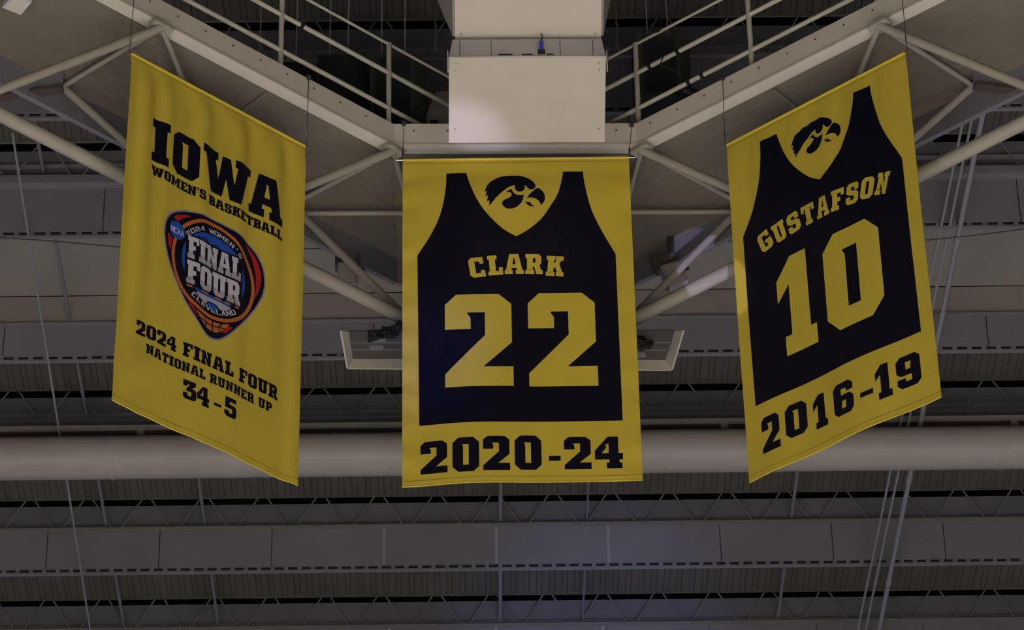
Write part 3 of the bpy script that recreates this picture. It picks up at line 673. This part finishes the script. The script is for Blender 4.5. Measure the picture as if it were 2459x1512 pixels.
# jersey outline and hawk emblem, in metres on the cloth
JERSEY = ([(.3836,.168)] + curve([(.3836,.168),(.3785,.309),(.3563,.479),(.3257,.617),(.2826,.742),(.2227,.878),(.129,1.048)])[1:] + [(.143,2.757),(1.842,2.757)] +
          curve([(1.838,1.052),(1.7927,.952),(1.721,.794),(1.65,.603),(1.612,.433),(1.587,.262),(1.582,.162)]) +
          curve([(1.406,.160),(1.393,.249),(1.3556,.398),(1.2927,.524),(1.204,.671),(1.0825,.790),(.9835,.855)]) +
          curve([(.9835,.855),(.870,.7715),(.761,.644),(.685,.526),(.627,.398),(.577,.248),(.558,.164)])[1:])
HAWK = [[(.716,.372),(.738,.362),(.722,.421),(.744,.41),(.736,.475),(.757,.467),(.753,.526)] + curve([(.753,.526),(.775,.497),(.815,.438),(.855,.39),(.898,.348),(.933,.322),(.984,.301)], 3)[1:] +
        curve([(.979,.317),(.981,.338),(.994,.363),(1.015,.376),(1.037,.374),(1.056,.361),(1.067,.34),(1.068,.318),(1.066,.302)], 3) +
        curve([(1.066,.302),(1.081,.316),(1.094,.337),(1.111,.351),(1.132,.353),(1.15,.343),(1.162,.319),(1.161,.303),(1.147,.276),(1.126,.251),(1.096,.227),(1.057,.208),(1.014,.199),(.962,.196),(.914,.199),(.866,.207),(.822,.226),(.783,.252),(.752,.284),(.73,.324),(.716,.372)], 3)[1:-1],
        curve([(.902,.38),(.924,.359),(.951,.346)], 3) + curve([(.957,.368),(.976,.395),(1.001,.409),(1.032,.412),(1.058,.407)], 3) + curve([(1.055,.436),(1.044,.474),(1.026,.505),(.999,.534),(.969,.552),(.934,.559),(.904,.553),(.878,.53),(.868,.506),(.871,.482),(.888,.461),(.919,.445),(.941,.429),(.952,.411),(.95,.394),(.937,.381),(.92,.378)], 3),
        curve([(1.083,.447),(1.105,.41),(1.141,.367),(1.167,.344),(1.187,.34),(1.21,.358),(1.233,.393),(1.241,.433),(1.236,.476),(1.222,.505),(1.202,.523)], 3) + curve([(1.199,.5),(1.182,.47),(1.156,.449),(1.126,.442),(1.1,.442)], 3),
        [(1.069,.485),(1.091,.488),(1.117,.492),(1.114,.504),(1.125,.52),(1.151,.531),(1.129,.536),(1.107,.533),(1.086,.517)]]

# --- centre banner
def disp_c(u, v, W_, D_):
    k_ = smooth(.6, 2.9, v)
    d = -.060*k_*math.exp(-(u/.42)**2) - .012*k_*smooth(1.3, 1.9, u) + .010*k_*math.sin(u*4.2 - .6)
    d += .006*math.exp(-(u/.12)**2)*math.sin(v*21) + .005*math.exp(-((W_ - u)/.12)**2)*math.sin(v*17 + 1)
    d += .012*math.exp(-((u - .10)/.14)**2)*math.exp(-((v - .85)/.22)**2)
    d -= .014*math.exp(-((v - .14)/.10)**2)*(.4 + .6*math.cos(3*u)**2)
    d += .009*math.sin(7*u + 5*v)*math.exp(-((W_ - u)/.35)**2)*smooth(0, .3, v)*(1 - smooth(.7, 1.4, v))
    return d
C = Banner(at(967, 381, 18.5), at(1510, 375, 18.5), 3.345, disp_c, 'gold jersey banner with number 22 and years 2020-24')
C.rod(.055, .010)
C.line(-.0, aty(970, 297, 24.66)); C.line(C.W, aty(1517, 300, 24.66))
jp = C.prnt('jersey_print', [[JERSEY]], 'print_navy', .002); jp['label'] = 'navy sleeveless jersey shape'
C.prnt('emblem', [[l] for l in HAWK], 'print_navy', .002)['label'] = 'navy hawk head emblem'
nm = [('C', (.6395, 1.183), -.13), ('L', (.797, 1.162), -.07), ('A', (.960, 1.150), -.005), ('R', (1.133, 1.153), .03), ('K', (1.312, 1.177), .075)]
C.each('letter', [place(G[c_][1], G[c_][0], p_, .208, G[c_][0]*.0185 + .006, a_) for c_, p_, a_ in nm], 'print_gold', .004, jp)
C.each('digit', [glyph('2', .362, .938, 1.464, 2.402), glyph('2', 1.070, 1.650, 1.458, 2.408)], 'print_gold', .004, jp)
yr = [('2', .153, .377, 2.920, 3.235), ('0', .419, .640, 2.905, 3.240), ('2', .673, .895, 2.898, 3.232), ('0', .936, 1.157, 2.894, 3.229), ('2', 1.347, 1.570, 2.912, 3.228), ('4', 1.600, 1.832, 2.914, 3.224)]
C.each('digit', [glyph(c_, a_, b_, t0, t1) for c_, a_, b_, t0, t1 in yr] + [[[(1.218, 3.141), (1.315, 3.141), (1.315, 3.094), (1.218, 3.094)]]], 'print_navy', .002)

# --- right banner: the same print a little narrower
def disp_r(u, v, W_, D_):
    d = .010*math.sin(u*70 + 2*math.sin(9*u))*math.exp(-v/.28)*smooth(.03, .09, v)
    d += .010*math.sin(u*19 + 1)*math.exp(-v/.9)
    d += .012*math.sin(u*6.5 + .4)*smooth(.8, 3.2, v) - .02*smooth(1.6, 3.3, v)*math.exp(-(u/.3)**2) - .022*smooth(1.4, 3.3, v)*math.exp(-((W_ - u)/.3)**2)
    return d
Rb = Banner(at(1745, 345, 18.25), at(2173, 123, 18.25), 3.43, disp_r, 'gold jersey banner with number 10 and years 2016-19')
Rb.rod(.02, .010)
tp = lambda a, e_, n_, P0, h_: P(a + e_*((P0.to_2d() - a).dot(e_)) - n_*.02, h_)
Rb.line(-.02, tp(CR, eR, nR, Rb.a, 18.97)); Rb.line(Rb.W + .02, tp(CR, eR, nR, Rb.b, 18.97))
sx = lambda u: .0 + (u - .129)*(1.767 - .112)/(1.840 - .129) + .112
JR = [(sx(u), v) for u, v in JERSEY]
jp = Rb.prnt('jersey_print', [[JR]], 'print_navy', .002); jp['label'] = 'navy sleeveless jersey shape'
Rb.prnt('emblem', [[[(sx(u) - .003, v*.87 + .062) for u, v in l]] for l in HAWK], 'print_navy', .002)['label'] = 'navy hawk head emblem'
gus = 'GUSTAFSON'; cen = (.947, 1.187); arc = []
R_a = 3.05
for i, ch in enumerate(gus):
    a_ = (i - 4)*.0500; c_ = (cen[0] + R_a*math.sin(a_), 1.143 + R_a*(1 - math.cos(a_)))
    arc.append(place(G[ch][1], G[ch][0], c_, .205, .128, a_*1.55))
Rb.each('letter', arc, 'print_gold', .004, jp)
Rb.each('digit', [glyph('1', .424, .795, 1.466, 2.424), glyph('0', .906, 1.470, 1.466, 2.424)], 'print_gold', .004, jp)
yr = [('2', .170, .352, 2.903, 3.238), ('0', .410, .621, 2.895, 3.205), ('1', .685, .824, 2.915, 3.230), ('6', .897, 1.098, 2.915, 3.216), ('1', 1.314, 1.460, 2.910, 3.229), ('9', 1.506, 1.730, 2.918, 3.214)]
Rb.each('digit', [glyph(c_, a_, b_, t0, t1) for c_, a_, b_, t0, t1 in yr] + [[[(1.163, 3.140), (1.287, 3.140), (1.287, 3.094), (1.163, 3.094)]]], 'print_navy', .002)

# --- left banner
def disp_l(u, v, W_, D_):
    k_ = math.exp(-v/1.5)
    d = .022*k_*math.sin(u*17 + .6) + .007*k_*math.sin(u*31 + 2) + .028*math.exp(-((u - .20)/.09)**2)*(1 - smooth(1.6, 2.9, v)) - .016*math.exp(-((u - .07)/.06)**2)*(1 - .5*smooth(2, 3.2, v))
    d += .012*math.sin(u*5.2 + 2.2)*smooth(1.2, 3.0, v)
    d += .016*math.sin(14*(u + .55*v))*math.exp(-((u - .22)/.22)**2)*math.exp(-((v - 3.0)/.3)**2)
    d += .016*math.exp(-((W_ - u - .05)/.06)**2)*smooth(.6, 1.6, v)
    return d
Lb = Banner(at(316, 125, 18.25), at(733, 348, 18.25), 3.445, disp_l, 'plain gold championship banner with a round badge and record 34-5')
Lb.rod(.02, .010)
Lb.line(-.02, tp(CL, eL, nL, Lb.a, 18.97)); Lb.line(Lb.W + .02, tp(CL, eL, nL, Lb.b, 18.97))
iw = [('I', .256, .430), ('O', .474, .752), ('W', .780, 1.316), ('A', 1.303, 1.668)]
Lb.each('letter', [glyph(c_, a_, b_, .556, .990) for c_, a_, b_ in iw], 'print_navy', .002)
Lb.each('letter', text("WOMEN'S BASKETBALL", .262, 1.668, 1.034, 1.129, .55), 'print_navy', .002)
Lb.each('letter', text('2024 FINAL FOUR', .202, 1.672, 2.590, 2.722, .75, 4.0), 'print_navy', .002)
Lb.each('letter', text('NATIONAL RUNNER UP', .307, 1.608, 2.776, 2.867, .75, 4.0), 'print_navy', .002)
Lb.each('digit', [glyph('3', .695, .822, 2.940, 3.116), glyph('4', .830, .952, 2.938, 3.116), glyph('5', 1.105, 1.229, 2.928, 3.112), [[(.998, 3.062), (1.072, 3.062), (1.072, 3.036), (.998, 3.036)]]], 'print_navy', .002)
BADGE = [(.425,1.643),(.43,1.541),(.471,1.441),(.54,1.372),(.642,1.317),(.766,1.287),(.933,1.266),(1.103,1.274),(1.264,1.308),(1.385,1.382),(1.463,1.496),(1.488,1.605),(1.482,1.738),(1.423,1.895),(1.323,2.069),(1.203,2.232),(1.103,2.355),(1.023,2.422),(.965,2.440),(.905,2.430),(.814,2.351),(.705,2.226),(.596,2.073),(.505,1.91),(.447,1.761)]
BC = curve(BADGE + BADGE[:1], 4)[:-1]; bcx, bcy = .955, 1.80
grow = lambda l, k_: [(bcx + (x - bcx)*k_, bcy + (y - bcy)*k_) for x, y in l]
bd = Lb.prnt('badge', [[grow(BC, 1.012)]], 'print_edge', .0015); bd['label'] = 'rounded triangular navy badge with orange ring'
B_ = lambda nm_, groups, m_, off: Lb.prnt(nm_, groups, m_, off, bd)
B_('badge_field', [[grow(BC, .985)]], 'print_deepnavy' if 'print_deepnavy' in MATS else 'print_navy', .0022)
# red flashes left, top left, right and around the ball
for fl_ in ([[[(.515, 1.44), (.56, 1.395), (.66, 1.352), (.70, 1.345), (.62, 1.40), (.565, 1.46)]], [[(.458, 1.64), (.475, 1.62), (.515, 1.66), (.50, 1.78), (.475, 1.73)]],
    [curve([(1.28, 1.345), (1.37, 1.415), (1.43, 1.52), (1.45, 1.63), (1.43, 1.75), (1.385, 1.86)], 4) + curve([(1.40, 1.74), (1.39, 1.60), (1.35, 1.46)], 4)],
    [[(.70, 2.165), (.76, 2.225), (.80, 2.30), (.72, 2.215)]], [[(1.07, 2.27), (1.16, 2.245), (1.10, 2.325), (1.06, 2.34)]]]): B_('red_flash', [fl_], 'print_red', .0028)
rg = [ellipse(.950, 1.777, .437, .475, 72), ellipse(.950, 1.777, .405, .442, 72)]
B_('badge_ring', [rg], 'print_orange', .0032)
B_('ring_field', [[ellipse(.950, 1.777, .405, .442, 72)]], 'print_navy', .0029)
B_('blue_disc', [[ellipse(.950, 1.765, .330, .335, 60)]], 'print_blue', .0034)
B_('skyline', [[[(.66, 1.60), (.70, 1.535), (.79, 1.51), (.86, 1.495), (.90, 1.53), (.97, 1.50), (1.02, 1.54), (1.07, 1.53), (1.10, 1.60), (1.20, 1.62), (1.25, 1.70), (.66, 1.70)]]], 'print_deepblue', .0039)
B_('badge_shadow', [[[(.655, 1.575), (.69, 1.53), (1.20, 1.53), (1.245, 1.56), (1.245, 2.03), (.655, 2.03)]]], 'print_navy', .0042)
Lb.each('letter', text('FINAL', .675, 1.226, 1.547, 1.764, .35) + text('FOUR', .675, 1.226, 1.786, 2.011, .45), 'print_white', .0049, bd)
tag(Lb.prnt('lettering_shade', text('FINAL', .675, 1.226, 1.547, 1.764, .35), 'print_silver', .0054, bd, 1.693), kind='stuff')
tag(Lb.prnt('lettering_shade', text('FOUR', .675, 1.226, 1.786, 2.011, .45), 'print_silver', .0054, bd, 1.938), kind='stuff')
for a_, b_ in ((.68, .735), (.83, .90), (.965, 1.03), (1.07, 1.12), (1.17, 1.215)): B_('orange_dash', [[[(a_, 2.026), (b_, 2.026), (b_, 2.044), (a_, 2.044)]]], 'print_orange', .0049)
B_('arena_roof', [[curve([(.765, 2.068), (.86, 2.062), (1.0, 2.060), (1.14, 2.068)], 4) + curve([(1.09, 2.115), (1.03, 2.132), (.99, 2.105), (.945, 2.095), (.90, 2.105), (.87, 2.132), (.81, 2.112)], 4)]], 'print_silver', .0049)
B_('stage_glow', [[ellipse(.945, 2.132, .052, .024, 24)]], 'print_blue', .0052)
def arctext(st, R1, a0, a1, hgt, wid, flip=False, ry=1.0):
    out = []; n = len(st)
    for i, ch in enumerate(st):
        if ch == ' ': continue
        a_ = a0 + (a1 - a0)*i/(n - 1)
        c_ = (.950 + R1*math.sin(a_), 1.777 - R1*ry*math.cos(a_)); W_, loops = sans(ch)
        ang = a_ if not flip else a_ - math.pi
        k_ = W_/6.5
        for l in loops: out.append(place(l, W_, c_, hgt, wid*k_, ang))
    return out
tag(B_('badge_lettering', arctext("2024 WOMEN'S", .362, -.86, .80, .036, .036, ry=1.06), 'print_white', .0049), kind='stuff')
tag(B_('badge_lettering', arctext('CLEVELAND', .366, math.pi + .56, math.pi - .60, .038, .038, True, ry=1.07), 'print_white', .0049), kind='stuff')
B_('badge_roundel', [[ellipse(.556, 1.557, .083, .086, 36)]], 'print_blue', .0056)
nc = []
for i, ch in enumerate('NCAA'):
    W_, loops = sans(ch)
    for l in loops: nc.append(place(l, W_, (.503 + .036*i, 1.566), .046, .024, -.06))
tag(B_('badge_lettering', nc, 'print_white', .0064), kind='stuff')
# basketball at the tip, with dark seams
ball = curve([(.775, 2.232), (.85, 2.262), (.95, 2.275), (1.05, 2.262), (1.125, 2.235), (1.075, 2.30), (1.02, 2.355), (.955, 2.375), (.885, 2.355), (.825, 2.30), (.775, 2.232)], 4)[:-1]
B_('ball', [[ball]], 'print_orange', .0036)
sm = lambda pts, w_: [(x, y) for x, y in pts] + [(x + w_, y + w_*.3) for x, y in pts[::-1]]
B_('ball_seam', [[sm([(.95, 2.27), (.945, 2.32), (.95, 2.375)], .012)], [[(.80, 2.288), (.95, 2.318), (1.09, 2.288), (1.085, 2.298), (.95, 2.330), (.806, 2.299)]], [sm([(.855, 2.262), (.885, 2.305), (.875, 2.352)], .012)], [sm([(1.04, 2.262), (1.01, 2.305), (1.02, 2.352)], .012)]], 'print_navy', .0042)
